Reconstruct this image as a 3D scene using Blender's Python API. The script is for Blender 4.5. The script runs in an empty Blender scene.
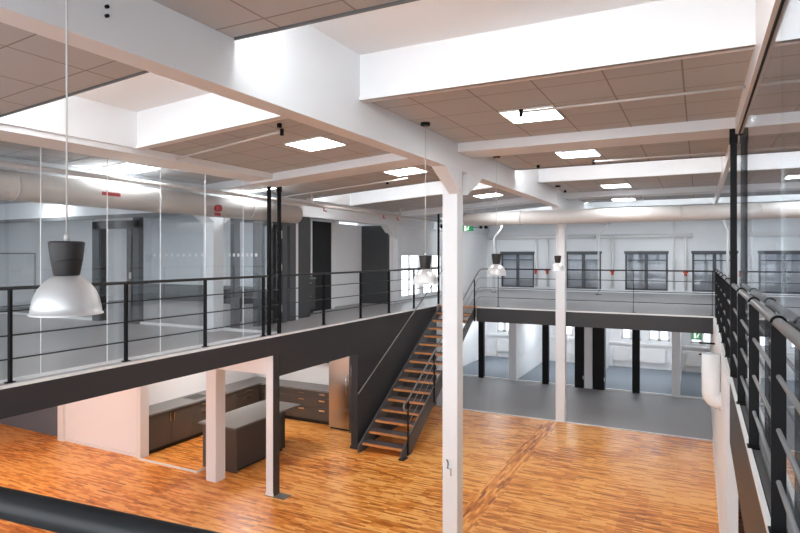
import bpy, bmesh, math, random
from mathutils import Vector, Matrix
random.seed(4)
C = bpy.context.scene.collection
SC = bpy.context.scene
R = math.radians

# ------------------------------------------------------------ camera, world, exposure
cam_d = bpy.data.cameras.new('camera'); cam = bpy.data.objects.new('camera', cam_d); C.objects.link(cam)
cam.location = (0, 0, 4.37)
cam.rotation_euler = (R(90), 0, math.atan(299/585))
cam_d.sensor_width = 36; cam_d.lens = 585/800*36
cam_d.shift_y = -(266.5-256)/800
cam_d.clip_start = 0.05; cam_d.clip_end = 200
SC.camera = cam
w = bpy.data.worlds.new('world'); SC.world = w; w.use_nodes = True
w.node_tree.nodes['Background'].inputs[0].default_value = (0.90, 0.95, 1.0, 1)
w.node_tree.nodes['Background'].inputs[1].default_value = 1.9
vs = SC.view_settings
vs.view_transform = 'Standard'; vs.look = 'None'; vs.gamma = 1; vs.use_curve_mapping = False
vs.exposure = 1.05
SC.cycles.transparent_max_bounces = 32
SC.cycles.max_bounces = 14; SC.cycles.diffuse_bounces = 8
PANEL_E = 12.5      # emission of the ceiling light panels
COVE_E = 14.0      # cove strips hidden in the roof wells
FILL_E = 1.0

# ------------------------------------------------------------ materials
def mat(name, col, rough=0.5, metal=0.0, spec=0.5, emis=None, es=0.0, noise=0.0, nscale=6.0, bump=0.0):
    m = bpy.data.materials.new(name); m.use_nodes = True
    nt = m.node_tree; b = nt.nodes['Principled BSDF']
    b.inputs['Base Color'].default_value = (*col, 1)
    b.inputs['Roughness'].default_value = rough
    b.inputs['Metallic'].default_value = metal
    b.inputs['Specular IOR Level'].default_value = spec
    if emis:
        b.inputs['Emission Color'].default_value = (*emis, 1); b.inputs['Emission Strength'].default_value = es
    tc = nt.nodes.new('ShaderNodeTexCoord'); n = nt.nodes.new('ShaderNodeTexNoise')
    n.inputs['Scale'].default_value = nscale; n.inputs['Detail'].default_value = 4
    nt.links.new(tc.outputs['Object'], n.inputs['Vector'])
    if noise > 0:
        mx = nt.nodes.new('ShaderNodeMix'); mx.data_type = 'RGBA'
        mx.inputs[6].default_value = (*[c*(1-noise) for c in col], 1)
        mx.inputs[7].default_value = (*[min(1, c*(1+noise)) for c in col], 1)
        nt.links.new(n.outputs['Fac'], mx.inputs[0]); nt.links.new(mx.outputs[2], b.inputs['Base Color'])
    if bump > 0:
        bp = nt.nodes.new('ShaderNodeBump'); bp.inputs['Strength'].default_value = bump
        nt.links.new(n.outputs['Fac'], bp.inputs['Height']); nt.links.new(bp.outputs[0], b.inputs['Normal'])
    return m

def glass_mat(name, tint, f=1.0):
    m = bpy.data.materials.new(name); m.use_nodes = True; nt = m.node_tree
    nt.nodes.remove(nt.nodes['Principled BSDF'])
    out = nt.nodes['Material Output']
    tr = nt.nodes.new('ShaderNodeBsdfTransparent'); tr.inputs[0].default_value = (*tint, 1)
    gl = nt.nodes.new('ShaderNodeBsdfGlossy'); gl.inputs['Roughness'].default_value = 0.0
    gl.inputs[0].default_value = (0.95, 0.97, 1.0, 1)
    fr = nt.nodes.new('ShaderNodeFresnel'); fr.inputs[0].default_value = 1.5
    mu = nt.nodes.new('ShaderNodeMath'); mu.operation = 'MULTIPLY'; mu.inputs[1].default_value = f
    # the panes are thin slabs without refraction: give the inner face the same reflectance as the outer one
    ge = nt.nodes.new('ShaderNodeNewGeometry'); ma = nt.nodes.new('ShaderNodeMath'); ma.operation = 'MULTIPLY_ADD'
    ma.inputs[1].default_value = 1/1.5-1.5; ma.inputs[2].default_value = 1.5
    nt.links.new(ge.outputs['Backfacing'], ma.inputs[0]); nt.links.new(ma.outputs[0], fr.inputs[0])
    mx = nt.nodes.new('ShaderNodeMixShader')
    nt.links.new(fr.outputs[0], mu.inputs[0]); nt.links.new(mu.outputs[0], mx.inputs[0])
    nt.links.new(tr.outputs[0], mx.inputs[1]); nt.links.new(gl.outputs[0], mx.inputs[2])
    nt.links.new(mx.outputs[0], out.inputs[0])
    return m

def wood_floor_mat():
    m = bpy.data.materials.new('strip_wood'); m.use_nodes = True; nt = m.node_tree; L = nt.links
    b = nt.nodes['Principled BSDF']
    tc = nt.nodes.new('ShaderNodeTexCoord')
    sep = nt.nodes.new('ShaderNodeSeparateXYZ'); L.new(tc.outputs['Object'], sep.inputs[0])
    comb = nt.nodes.new('ShaderNodeCombineXYZ'); L.new(sep.outputs[1], comb.inputs[0]); L.new(sep.outputs[0], comb.inputs[1])
    # band of lengthwise boards between the columns
    a = nt.nodes.new('ShaderNodeMath'); a.operation = 'ADD'; a.inputs[1].default_value = 3.45; L.new(sep.outputs[0], a.inputs[0])
    ab = nt.nodes.new('ShaderNodeMath'); ab.operation = 'ABSOLUTE'; L.new(a.outputs[0], ab.inputs[0])
    lt = nt.nodes.new('ShaderNodeMath'); lt.operation = 'LESS_THAN'; lt.inputs[1].default_value = 0.19; L.new(ab.outputs[0], lt.inputs[0])
    g = nt.nodes.new('ShaderNodeMath'); g.operation = 'LESS_THAN'; g.inputs[1].default_value = 8.7
    L.new(sep.outputs[1], g.inputs[0])
    mp = nt.nodes.new('ShaderNodeMix'); mp.data_type = 'VECTOR'
    L.new(lt.outputs[0], mp.inputs[0]); L.new(tc.outputs['Object'], mp.inputs[4]); L.new(comb.outputs[0], mp.inputs[5])
    def bricks(wd, ht, off):
        br = nt.nodes.new('ShaderNodeTexBrick')
        br.inputs['Scale'].default_value = 1; br.inputs['Brick Width'].default_value = wd; br.inputs['Row Height'].default_value = ht
        br.inputs['Mortar Size'].default_value = 0.0009; br.inputs['Mortar Smooth'].default_value = 0.1
        br.offset = off; br.offset_frequency = 2; br.squash = 1
        br.inputs['Color1'].default_value = (0, 0, 0, 1); br.inputs['Color2'].default_value = (1, 1, 1, 1); br.inputs['Mortar'].default_value = (0.15, 0.15, 0.15, 1)
        L.new(mp.outputs[1], br.inputs['Vector']); return br
    b1 = bricks(0.40, 0.046, 0.37)
    n = nt.nodes.new('ShaderNodeTexNoise'); n.inputs['Scale'].default_value = 1.0; n.inputs['Detail'].default_value = 3
    mpp = nt.nodes.new('ShaderNodeMapping'); mpp.inputs['Scale'].default_value = (3.2, 14, 1)
    L.new(mp.outputs[1], mpp.inputs[0]); L.new(mpp.outputs[0], n.inputs['Vector'])
    n2 = nt.nodes.new('ShaderNodeTexNoise'); n2.inputs['Scale'].default_value = 0.55; n2.inputs['Detail'].default_value = 2
    L.new(tc.outputs['Object'], n2.inputs['Vector'])
    m1 = nt.nodes.new('ShaderNodeMath'); m1.operation = 'MULTIPLY_ADD'; m1.inputs[1].default_value = 0.38
    L.new(b1.outputs['Color'], m1.inputs[0])
    m2 = nt.nodes.new('ShaderNodeMath'); m2.operation = 'MULTIPLY'; m2.inputs[1].default_value = 0.78; L.new(n.outputs['Fac'], m2.inputs[0])
    L.new(m2.outputs[0], m1.inputs[2])
    m3 = nt.nodes.new('ShaderNodeMath'); m3.operation = 'MULTIPLY_ADD'; m3.inputs[1].default_value = 0.66; L.new(n2.outputs['Fac'], m3.inputs[0])
    L.new(m1.outputs[0], m3.inputs[2])
    m4 = nt.nodes.new('ShaderNodeMath'); m4.operation = 'MULTIPLY_ADD'; m4.inputs[1].default_value = -0.06
    L.new(lt.outputs[0], m4.inputs[0]); L.new(m3.outputs[0], m4.inputs[2])
    cr = nt.nodes.new('ShaderNodeValToRGB'); e = cr.color_ramp.elements
    e[0].position = 0.42; e[0].color = (0.13, 0.036, 0.008, 1)
    e[1].position = 1.0; e[1].color = (0.95, 0.49, 0.15, 1)
    for p, c in ((0.60, (0.37, 0.098, 0.013)), (0.76, (0.66, 0.208, 0.029)), (0.93, (0.86, 0.335, 0.062))):
        x = e.new(p); x.color = (*c, 1)
    L.new(m4.outputs[0], cr.inputs[0]); L.new(cr.outputs[0], b.inputs['Base Color'])
    b.inputs['Roughness'].default_value = 0.3; b.inputs['Specular IOR Level'].default_value = 0.35
    rr = nt.nodes.new('ShaderNodeMapRange'); rr.inputs[3].default_value = 0.24; rr.inputs[4].default_value = 0.42
    L.new(n.outputs['Fac'], rr.inputs[0]); L.new(rr.outputs[0], b.inputs['Roughness'])
    return m

def tile_mat():
    m = bpy.data.materials.new('ceiling_tile'); m.use_nodes = True; nt = m.node_tree; L = nt.links
    b = nt.nodes['Principled BSDF']; b.inputs['Roughness'].default_value = 0.9; b.inputs['Specular IOR Level'].default_value = 0.1
    tc = nt.nodes.new('ShaderNodeTexCoord'); mp = nt.nodes.new('ShaderNodeMapping')
    mp.inputs['Location'].default_value = (2.05, -5.75, 0); L.new(tc.outputs['Object'], mp.inputs[0])
    br = nt.nodes.new('ShaderNodeTexBrick'); br.offset = 0; br.squash = 1
    br.inputs['Scale'].default_value = 1; br.inputs['Brick Width'].default_value = 0.64; br.inputs['Row Height'].default_value = 0.64
    br.inputs['Mortar Size'].default_value = 0.008; br.inputs['Mortar Smooth'].default_value = 0.0
    br.inputs['Color1'].default_value = (0.52, 0.54, 0.565, 1); br.inputs['Color2'].default_value = (0.49, 0.51, 0.535, 1)
    br.inputs['Mortar'].default_value = (0.30, 0.285, 0.28, 1)
    L.new(mp.outputs[0], br.inputs['Vector']); L.new(br.outputs['Color'], b.inputs['Base Color'])
    return m

def brick_mat():
    m = mat('painted_brick', (0.84, 0.85, 0.87), 0.6, noise=0.02); nt = m.node_tree; L = nt.links
    b = nt.nodes['Principled BSDF']
    tc = nt.nodes.new('ShaderNodeTexCoord'); sep = nt.nodes.new('ShaderNodeSeparateXYZ'); L.new(tc.outputs['Object'], sep.inputs[0])
    cb = nt.nodes.new('ShaderNodeCombineXYZ'); L.new(sep.outputs[0], cb.inputs[0]); L.new(sep.outputs[2], cb.inputs[1])
    br = nt.nodes.new('ShaderNodeTexBrick'); br.inputs['Scale'].default_value = 1
    br.inputs['Brick Width'].default_value = 0.27; br.inputs['Row Height'].default_value = 0.085; br.inputs['Mortar Size'].default_value = 0.006
    L.new(cb.outputs[0], br.inputs['Vector'])
    bp = nt.nodes.new('ShaderNodeBump'); bp.inputs['Strength'].default_value = 0.35; bp.invert = True; bp.inputs['Distance'].default_value = 0.02
    L.new(br.outputs['Fac'], bp.inputs['Height']); L.new(bp.outputs[0], b.inputs['Normal'])
    return m

WHITE = mat('white_paint', (0.765, 0.785, 0.81), 0.55, noise=0.02, nscale=2)
WHITEG = mat('white_gloss', (0.80, 0.80, 0.80), 0.25)
WELL = mat('well_white', (0.81, 0.83, 0.85), 0.6)
PLASTER = mat('white_plaster', (0.82, 0.82, 0.83), 0.8, noise=0.015)
BRICK = brick_mat()
TILE = tile_mat()
WOOD = wood_floor_mat()
CARPET = mat('grey_carpet', (0.31, 0.305, 0.31), 0.5, spec=0.3, noise=0.06, nscale=60, bump=0.05)
BCARPET = mat('blue_grey_carpet', (0.22, 0.245, 0.28), 0.8, spec=0.2, noise=0.06, nscale=60)
RFLOOR = mat('dark_upper_carpet', (0.09, 0.09, 0.093), 0.7, spec=0.2, noise=0.05, nscale=40)
UPFLOOR = mat('upper_floor_grey', (0.36, 0.35, 0.355), 0.4, noise=0.04, nscale=12)
STRING = mat('stringer_grey', (0.075, 0.075, 0.08), 0.4)
FASCIA = mat('anthracite_steel', (0.034, 0.034, 0.037), 0.45, spec=0.35, noise=0.03, nscale=3)
BLACK = mat('black_steel', (0.007, 0.007, 0.008), 0.5, spec=0.15)
RAILM = mat('dark_rail_paint', (0.022, 0.023, 0.025), 0.35, spec=0.35)
RODM = mat('grey_rail_rod', (0.24, 0.245, 0.25), 0.32, metal=0.5)
DARKV = mat('near_black', (0.008, 0.008, 0.009), 0.6)
TREAD = mat('tread_wood', (0.62, 0.25, 0.075), 0.4, noise=0.3, nscale=9)
TREADMAT = mat('tread_rubber', (0.11, 0.09, 0.09), 0.55, noise=0.2, nscale=30)
CAB = mat('brown_grey_laminate', (0.075, 0.062, 0.055), 0.45, noise=0.03)
CABD = mat('dark_laminate', (0.045, 0.045, 0.048), 0.4, noise=0.03)
STONE = mat('grey_worktop', (0.17, 0.17, 0.168), 0.28, noise=0.08, nscale=5)
STEEL = mat('stainless', (0.48, 0.44, 0.40), 0.22, metal=1.0)
CHROME = mat('handle_metal', (0.75, 0.73, 0.70), 0.25, metal=1.0)
ALU = mat('spun_aluminium', (0.74, 0.74, 0.74), 0.36, metal=0.55)
CAP = mat('dark_lamp_cap', (0.024, 0.021, 0.022), 0.5)
SLATE = mat('slate_blue_paint', (0.12, 0.145, 0.175), 0.5)
GREYP = mat('mid_grey_panel', (0.16, 0.165, 0.17), 0.45)
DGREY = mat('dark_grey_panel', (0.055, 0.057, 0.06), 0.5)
FRAMEG = mat('window_frame_grey', (0.085, 0.09, 0.10), 0.4)
GREEN = mat('sign_green', (0.02, 0.30, 0.12), 0.4, emis=(0.02, 0.45, 0.18), es=0.12)
SIGNW = mat('sign_white', (0.8, 0.85, 0.8), 0.5, emis=(0.8, 1, 0.85), es=0.5)
RED = mat('signal_red', (0.42, 0.015, 0.02), 0.4)
ORANGE = mat('valve_red', (0.6, 0.07, 0.03), 0.4)
DUCT = mat('white_duct', (0.66, 0.63, 0.61), 0.6, noise=0.02)
TRIMW = mat('trim_white', (0.78, 0.78, 0.78), 0.4)
LAMP = mat('light_panel', (1, 1, 1), 0.5, emis=(0.94, 0.98, 1.0), es=PANEL_E)
COVE = mat('cove_led', (1, 1, 1), 0.5, emis=(0.95, 0.99, 1.0), es=COVE_E)
KFILL = mat('added_deck_lamp', (1, 1, 1), 0.5, emis=(1, 0.96, 0.92), es=15)  # glow of the lamps added under the left deck
RFILL = mat('added_room_lamp', (1, 1, 1), 0.5, emis=(0.95, 0.98, 1), es=11)  # glow of the lamps added in the lower rooms
GLASS = glass_mat('clear_glass', (0.965, 0.975, 0.975))
GLASSG = glass_mat('grey_glass', (0.94, 0.95, 0.96), 1.1)
WGLASS = glass_mat('window_glass', (0.85, 0.87, 0.9))
MARK = mat('frosted_marker', (0.9, 0.91, 0.92), 0.6)
CURT = mat('grey_curtain', (0.86, 0.83, 0.80), 0.9)
BLIND = mat('pale_blind', (0.72, 0.74, 0.77), 0.8)
CORD = mat('pale_cord', (0.6, 0.58, 0.56), 0.5)
BRASSY = mat('copper_pipe', (0.55, 0.42, 0.36), 0.45)

# ------------------------------------------------------------ mesh helpers
class MB:
    def __init__(s): s.bm = bmesh.new()
    def box(s, x0, x1, y0, y1, z0, z1):
        v = [s.bm.verts.new(p) for p in ((x0,y0,z0),(x1,y0,z0),(x1,y1,z0),(x0,y1,z0),(x0,y0,z1),(x1,y0,z1),(x1,y1,z1),(x0,y1,z1))]
        for f in ((3,2,1,0),(4,5,6,7),(0,1,5,4),(1,2,6,5),(2,3,7,6),(3,0,4,7)): s.bm.faces.new([v[i] for i in f])
        return s
    def prism(s, pts, axis, a, b):
        """pts in the plane across axis; extruded from a to b. axis 'x': pts=(y,z); 'y': (x,z); 'z': (x,y)"""
        def P(p, t): return {'x': (t, p[0], p[1]), 'y': (p[0], t, p[1]), 'z': (p[0], p[1], t)}[axis]
        A = [s.bm.verts.new(P(p, a)) for p in pts]; B = [s.bm.verts.new(P(p, b)) for p in pts]
        s.bm.faces.new(A[::-1]); s.bm.faces.new(B); n = len(pts)
        for i in range(n): s.bm.faces.new((A[i], A[(i+1) % n], B[(i+1) % n], B[i]))
        return s
    def bar(s, p0, p1, wd, ht):
        p0 = Vector(p0); p1 = Vector(p1); d = (p1-p0).normalized()
        up = Vector((0,0,1)) if abs(d.z) < 0.95 else Vector((0,1,0))
        a = d.cross(up).normalized()*wd/2; b = a.cross(d).normalized()*ht/2
        V = [[s.bm.verts.new(q+x*a+y*b) for x, y in ((-1,-1),(1,-1),(1,1),(-1,1))] for q in (p0, p1)]
        s.bm.faces.new(V[0][::-1]); s.bm.faces.new(V[1])
        for i in range(4): s.bm.faces.new((V[0][i], V[0][(i+1) % 4], V[1][(i+1) % 4], V[1][i]))
        return s
    def tube(s, pts, r, n=12):
        pts = [Vector(p) for p in pts]; rings = []; prev = None
        for i, p in enumerate(pts):
            if i == 0: d = pts[1]-p
            elif i == len(pts)-1: d = p-pts[i-1]
            else: d = (pts[i+1]-p).normalized()+(p-pts[i-1]).normalized()
            d.normalize()
            if prev is None:
                up = Vector((0,0,1)) if abs(d.z) < 0.9 else Vector((1,0,0)); a = d.cross(up).normalized()
            else:
                a = (prev-d*prev.dot(d)).normalized()
            prev = a; b = d.cross(a).normalized()
            rings.append([s.bm.verts.new(p+r*(math.cos(2*math.pi*k/n)*a+math.sin(2*math.pi*k/n)*b)) for k in range(n)])
        for A, B in zip(rings, rings[1:]):
            for k in range(n):
                f = s.bm.faces.new((A[k], A[(k+1) % n], B[(k+1) % n], B[k])); f.smooth = True
        s.bm.faces.new(rings[0][::-1]); s.bm.faces.new(rings[-1]); return s
    def lathe(s, prof, c, n=40, closed=False):
        rings = []
        for r, z in prof:
            if r < 1e-5: rings.append([s.bm.verts.new((c[0], c[1], c[2]+z))])
            else: rings.append([s.bm.verts.new((c[0]+r*math.cos(2*math.pi*k/n), c[1]+r*math.sin(2*math.pi*k/n), c[2]+z)) for k in range(n)])
        for A, B in zip(rings, rings[1:]):
            for k in range(n):
                if len(A) == 1 and len(B) == 1: continue
                if len(A) == 1: vs_ = (A[0], B[k], B[(k+1) % n])
                elif len(B) == 1: vs_ = (A[k], A[(k+1) % n], B[0])
                else: vs_ = (A[k], A[(k+1) % n], B[(k+1) % n], B[k])
                f = s.bm.faces.new(vs_); f.smooth = True
        return s
    def build(s, name, m, parent=None, bevel=0.0):
        bmesh.ops.recalc_face_normals(s.bm, faces=s.bm.faces)
        if bevel > 0:
            es = [e for e in s.bm.edges if len(e.link_faces) == 2 and not any(f.smooth for f in e.link_faces) and e.calc_face_angle(0) > 0.6]
            bmesh.ops.bevel(s.bm, geom=es, offset=bevel, segments=2, affect='EDGES')
        off = Vector((0,0,0)); p = parent
        while p is not None: off += p.location; p = p.parent
        if off.length: bmesh.ops.translate(s.bm, verts=s.bm.verts, vec=-off)
        me = bpy.data.meshes.new(name); s.bm.to_mesh(me); s.bm.free()
        me.materials.append(m); o = bpy.data.objects.new(name, me); C.objects.link(o); o.parent = parent
        return o

def box(name, b, m, parent=None, bevel=0.0): return MB().box(*b).build(name, m, parent, bevel)
def tag(o, label=None, cat=None, group=None, kind=None):
    if label: o['label'] = label
    if cat: o['category'] = cat
    if group: o['group'] = group
    if kind: o['kind'] = kind
    return o
def thing(name, loc, label, cat, group=None, kind=None):
    o = bpy.data.objects.new(name, None); C.objects.link(o); o.location = loc
    o.empty_display_size = 0.1
    return tag(o, label, cat, group, kind)
def copy_tree(o, parent=None):
    c = o.copy(); C.objects.link(c); c.parent = parent
    for ch in list(o.children): copy_tree(ch, c)
    return c
def struct(name, mb, m, label=None, cat=None, parent=None):
    o = mb.build(name, m, parent)
    if parent is None: o['kind'] = 'structure'
    return tag(o, label, cat)

ZM = 2.92          # upper floor level
ZC = 6.02          # ceiling under the right bay
XL = -6.87; XR = 0.33; YN = 15.8
def zl(x):         # the ceiling of the left bay falls away from the main beam
    return ZC-0.07*(-3.44-max(x, -8.35)) if x < -3.44 else ZC

# ------------------------------------------------------------ floors
struct('floor', MB().box(-17, XR+4.7, -3, 15.68, -0.2, 0), WOOD, 'orange strip wood floor of the lower hall', 'floor')
struct('floor_carpet', MB().box(-8.3, 5, 15.68, 20.1, -0.2, 0.002), CARPET, 'dark grey carpet between the wood floor and the glass fronted rooms', 'floor')
struct('floor_room', MB().box(-8.3, 5, 20.1, 24.6, -0.2, 0.001), BCARPET, 'blue grey carpet inside the rooms behind the glass', 'floor')
struct('trim_1', MB().box(-6.1, 0.3, 15.64, 15.70, 0, 0.015), TRIMW, 'thin white strip where wood floor meets grey carpet', 'trim')
struct('trim_2', MB().box(-10.72, -9.0, 8.62, 8.66, 0, 0.03).box(-9.04, -9.0, 8.66, 8.96, 0, 0.03), TRIMW, 'low white floor strip at the kitchen opening', 'trim')

# upper floors
fl = struct('floor_upper_left', MB().box(-17, XL-0.03, -3, 15.8, ZM-0.30, ZM), UPFLOOR, 'grey floor of the left upper deck', 'floor')
sof = struct('ceiling_lower', MB().box(-17, XL-0.04, -3, 15.8, ZM-0.36, ZM-0.302), PLASTER, 'white ceiling under the left upper deck', 'ceiling')
struct('floor_upper_far', MB().box(-8.3, 5, YN+0.03, 24.6, ZM-0.30, ZM), UPFLOOR, 'grey floor of the far upper deck', 'floor')
struct('ceiling_lower_far', MB().box(-8.3, 5, YN+0.05, 24.6, ZM-0.40, ZM-0.302), PLASTER, 'white ceiling under the far upper deck', 'ceiling')
struct('floor_upper_right', MB().box(XR+0.03, 5, -3, YN+0.02, ZM-0.30, ZM), RFLOOR, 'grey floor of the right upper deck', 'floor')
struct('floor_upper_near', MB().box(XL-0.02, XR+0.03, -3, 0.45, ZM-0.30, ZM), UPFLOOR, 'grey floor of the near upper deck', 'floor')

# fascias (steel edge beams) with the pale nosing on top
def fascia(name, b, nose, label):
    t = thing(name, (b[0], b[2], b[4]), label, 'edge beam', None, 'structure')
    box('web', b, FASCIA, t); box('nosing', nose, TRIMW, t)
    return t
f1 = fascia('deck_fascia', (XL-0.03, XL, -3, YN, 2.565, ZM-0.025), (XL-0.045, XL+0.008, -3, YN, ZM-0.025, ZM+0.006), 'dark steel edge beam of the left upper deck')
box('lower_web', (XL-0.03, XL, 8.58, 11.33, 2.16, 2.565), FASCIA, f1)
f2 = fascia('deck_fascia', (-5.62, XR, YN, YN+0.03, 2.51, ZM-0.025), (-5.62, XR, YN-0.008, YN+0.045, ZM-0.025, ZM+0.006), 'dark steel edge beam of the far upper deck')
f3 = fascia('deck_fascia', (XR, XR+0.03, -3, YN, 2.12, ZM-0.025), (XR-0.008, XR+0.022, -3, YN, ZM-0.025, ZM+0.006), 'dark steel edge beam of the right upper deck')
struct('wall_stair', MB().box(XL-0.17, XL-0.03, 11.33, YN, 0, 2.565).box(XL-0.03, XL, 11.33, YN, 0, 2.565), FASCIA, 'dark panelled wall beside the staircase', 'wall')
struct('trim_3', MB().box(XL-0.19, XL+0.02, 11.31, 11.45, 0, 0.06), FASCIA, 'small dark plinth at the foot of the stair wall', 'trim')

# ------------------------------------------------------------ ceiling with roof wells
WY = [(3.39, 5.23), (10.98, 12.83), (18.58, 20.43)]
ROWS = [(-3, 3.39), (5.23, 10.98), (12.83, 18.58), (20.43, 24.75)]
cm = MB()
for y0, y1 in ROWS:
    y0 += 0.03 if y0 > 0 else 0; y1 -= 0.03
    yl = y1+0.11 if y1 < 19 else y1
    cm.box(-3.2, 5, y0, y1, ZC, ZC+0.08)
    for xa, xb in ((-17, -8.35), (-8.35, -3.4)):
        cm.prism([(xa, zl(xa)), (xb, zl(xb)), (xb, zl(xb)+0.08), (xa, zl(xa)+0.08)], 'y', y0, yl)
WX = [-6.52, -8.0, -8.0]
for (y0, y1), xw in zip(WY, WX):
    for xa, xb in ((-17, -8.35), (-8.35, xw-0.03)):
        if xb - xa < 0.01: continue
        cm.prism([(xa, zl(xa)), (xb, zl(xb)), (xb, zl(xb)+0.08), (xa, zl(xa)+0.08)], 'y', y0, y1)
struct('ceiling', cm, TILE, 'tiled suspended ceiling, brownish grey in the shade', 'ceiling')
wm = MB()
for (y0, y1), xw in zip(WY, WX):
    # right bay
    wm.box(-3.2, 5, y1, y1+0.03, ZC-0.035, 6.5); wm.box(-3.2, 5, y0-0.03, y0, ZC+0.03, 6.5)
    wm.box(-3.2, 5, y1-0.02, y1+0.1, ZC-0.035, ZC-0.001)
    wm.box(-3.2, 5, y0-0.05, y1+0.05, 6.46, 6.52)
    # left bay
    for ya, yb in ((y1, y1+0.03), (y0+0.08, y0+0.11)):
        lo = 0.035 if ya == y1 else -0.03
        wm.prism([(xw, zl(xw)-lo), (-3.4, ZC-lo), (-3.4, 6.5), (xw, 6.5)], 'y', ya, yb)
    wm.prism([(xw, zl(xw)-0.035), (-3.4, ZC-0.035), (-3.4, ZC-0.001), (xw, zl(xw)-0.001)], 'y', y1-0.02, y1+0.1)
    wm.box(xw-0.03, xw, y0, y1, zl(xw)-0.035, 6.5)
    wm.prism([(xw-0.03, zl(xw)+0.44), (-3.34, 6.46), (-3.34, 6.52), (xw-0.03, zl(xw)+0.5)], 'y', y0-0.05, y1+0.05)
struct('ceiling_well', wm, WELL, 'white roof wells cut into the tiled ceiling', 'ceiling')
em = MB()
for (y0, y1), xw in zip(WY, WX):
    em.box(-3.14, 5, y0-0.012, y0+0.004, ZC-0.012, ZC+0.03)
    em.prism([(xw, zl(xw)-0.012), (-3.4, ZC-0.012), (-3.4, ZC+0.03), (xw, zl(xw)+0.03)], 'y', y0+0.098, y0+0.114)
struct('trim_8', em, GREYP, 'thin grey edge strips of the roof wells', 'trim')
struct('ceiling_roof', MB().box(-17.3, 5.2, -3.2, 24.95, 6.55, 6.7), WELL)
# cove strips
for i, ((y0, y1), xw) in enumerate(zip(WY, WX)):
    for xa, xb, z in ((-3.1, 4.9, ZC), (xw+0.1, -3.5, None)):
        if z is None:
            mb = MB().prism([(xa, zl(xa)+0.13), (xb, zl(xb)+0.13), (xb, zl(xb)+0.17), (xa, zl(xa)+0.17)], 'y', y0+0.11, y0+0.15)
        else: mb = MB().box(xa, xb, y0, y0+0.04, z+0.13, z+0.17)
        o = mb.build('cove_light', COVE)
        tag(o, 'hidden light strip of the %s roof well, %s of the main beam' % (('nearest', 'middle', 'farthest')[i], 'atrium side' if z else 'glass room side'), 'light strip')
# rear lip of near wells so the strip is hidden from below
# downstand cross beams
bm_ = MB()
for yc in (8.3, 15.9):
    bm_.box(-3.2, 5, yc-0.3, yc+0.3, ZC-0.13, ZC+0.3)
    bm_.prism([(-8.35, zl(-8.35)-0.13), (-3.4, ZC-0.13), (-3.4, ZC+0.3), (-8.35, ZC+0.3)], 'y', yc-0.3, yc+0.3)
struct('ceiling_cross_beam', bm_, WHITE, 'shallow white cross beams under the ceiling', 'beam')
main = struct('ceiling_beam', MB().box(-3.35, -3.14, -3, 24.7, 5.63, 6.54), WHITE, 'long deep white concrete beam along the middle of the hall', 'beam')
b2 = struct('ceiling_side_beam', MB().box(-8.55, -8.2, -3, 24.6, 5.29, 5.75), WHITE, 'white beam along the back column row', 'beam')
hd = struct('ceiling_header', MB().prism([(-6.56, 5.80), (-6.56, 5.70), (-7.05, 5.68), (-7.05, 5.76)], 'y', -3, 8.0), WELL, 'pale header above the left glass wall', 'trim')
struct('ceiling_header_right', MB().box(0.385, 0.45, -3, 24.6, ZC-0.2, ZC+0.45), TRIMW, 'white header above the right glass wall', 'trim')

# ------------------------------------------------------------ walls
WINX = [(-7.65, -6.21), (-4.9, -3.5), (-2.6, -1.06), (-0.23, 1.25), (2.1, 3.6)]
def wall_with_openings(name, x0, x1, y, t, z0, z1, ops, m, label):
    mb = MB(); x = x0
    for a, b, za, zb in ops:
        mb.box(x, a, y, y+t, z0, z1); mb.box(a, b, y, y+t, z0, za); mb.box(a, b, y, y+t, zb, z1); x = b
    mb.box(x, x1, y, y+t, z0, z1)
    return struct(name, mb, m, label, 'wall')
wall_with_openings('wall_far', -8.3, 5, 24.6, 0.35, ZM, 6.6, [(a, b, 3.03, 4.50) for a, b in WINX], BRICK, 'white painted brick wall at the far end above')
LW = [(-7.85, -7.2), (-6.75, -6.0), (-5.35, -4.6), (-4.2, -3.45), (-2.75, -2.0), (-1.75, -1.0), (-0.3, 0.5), (0.9, 1.6)]
wall_with_openings('wall_far_lower', -8.3, 5, 24.6, 0.35, 0, ZM, [(a, b, 1.08, 2.35) for a, b in LW], BRICK, 'white brick window wall of the lower rooms')
def window(n, a, b, za, zb, y, fm, muntin, label, blind=True, pane=None):
    t = thing('window_%d' % n, ((a+b)/2, y, za), label, 'window', None, 'structure')
    d = 0.06; f = MB(); c = (a+b)/2
    f.box(a, b, y, y+d, za, za+0.07).box(a, b, y, y+d, zb-0.07, zb).box(a, a+0.07, y, y+d, za, zb).box(b-0.07, b, y, y+d, za, zb).box(c-0.06, c+0.06, y, y+d, za, zb)
    h = za+(zb-za)*muntin
    f.box(a, b, y+0.015, y+d-0.01, h-0.02, h+0.02)
    f.build('frame', fm, t)
    box('pane', (a+0.06, b-0.06, y+0.03, y+0.036, za+0.06, zb-0.06), pane or WGLASS, t)
    if blind:
        mb = MB(); k = a+0.02
        while k < b-0.03:
            mb.tube([(k+0.02, y+0.16, za+0.02), (k+0.02, y+0.16, h if n % 2 else zb)], 0.03, 8); k += 0.052
        mb.build('curtain', CURT, t)
        box('upper_blind', (a+0.02, b-0.02, y+0.2, y+0.21, h-0.05, zb), BLIND, t)
    return t
for i, (a, b) in enumerate(WINX):
    window(i+1, a, b, 3.03, 4.50, 24.66, FRAMEG, 0.80, 'grey framed upper window, number %d along the far wall' % (i+1))
    struct('trim_%d' % (10+i), MB().box(a-0.03, b+0.03, 24.56, 24.62, 4.46, 4.56), FRAMEG, 'dark strip for the shade at the head of a far window', 'trim')  # strip paints the shade of the reveal head
for i, (a, b) in enumerate(LW):
    window(i+11, a, b, 1.08, 2.35, 24.68, TRIMW, 0.5, 'white framed lower room window', blind=False)
    
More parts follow.
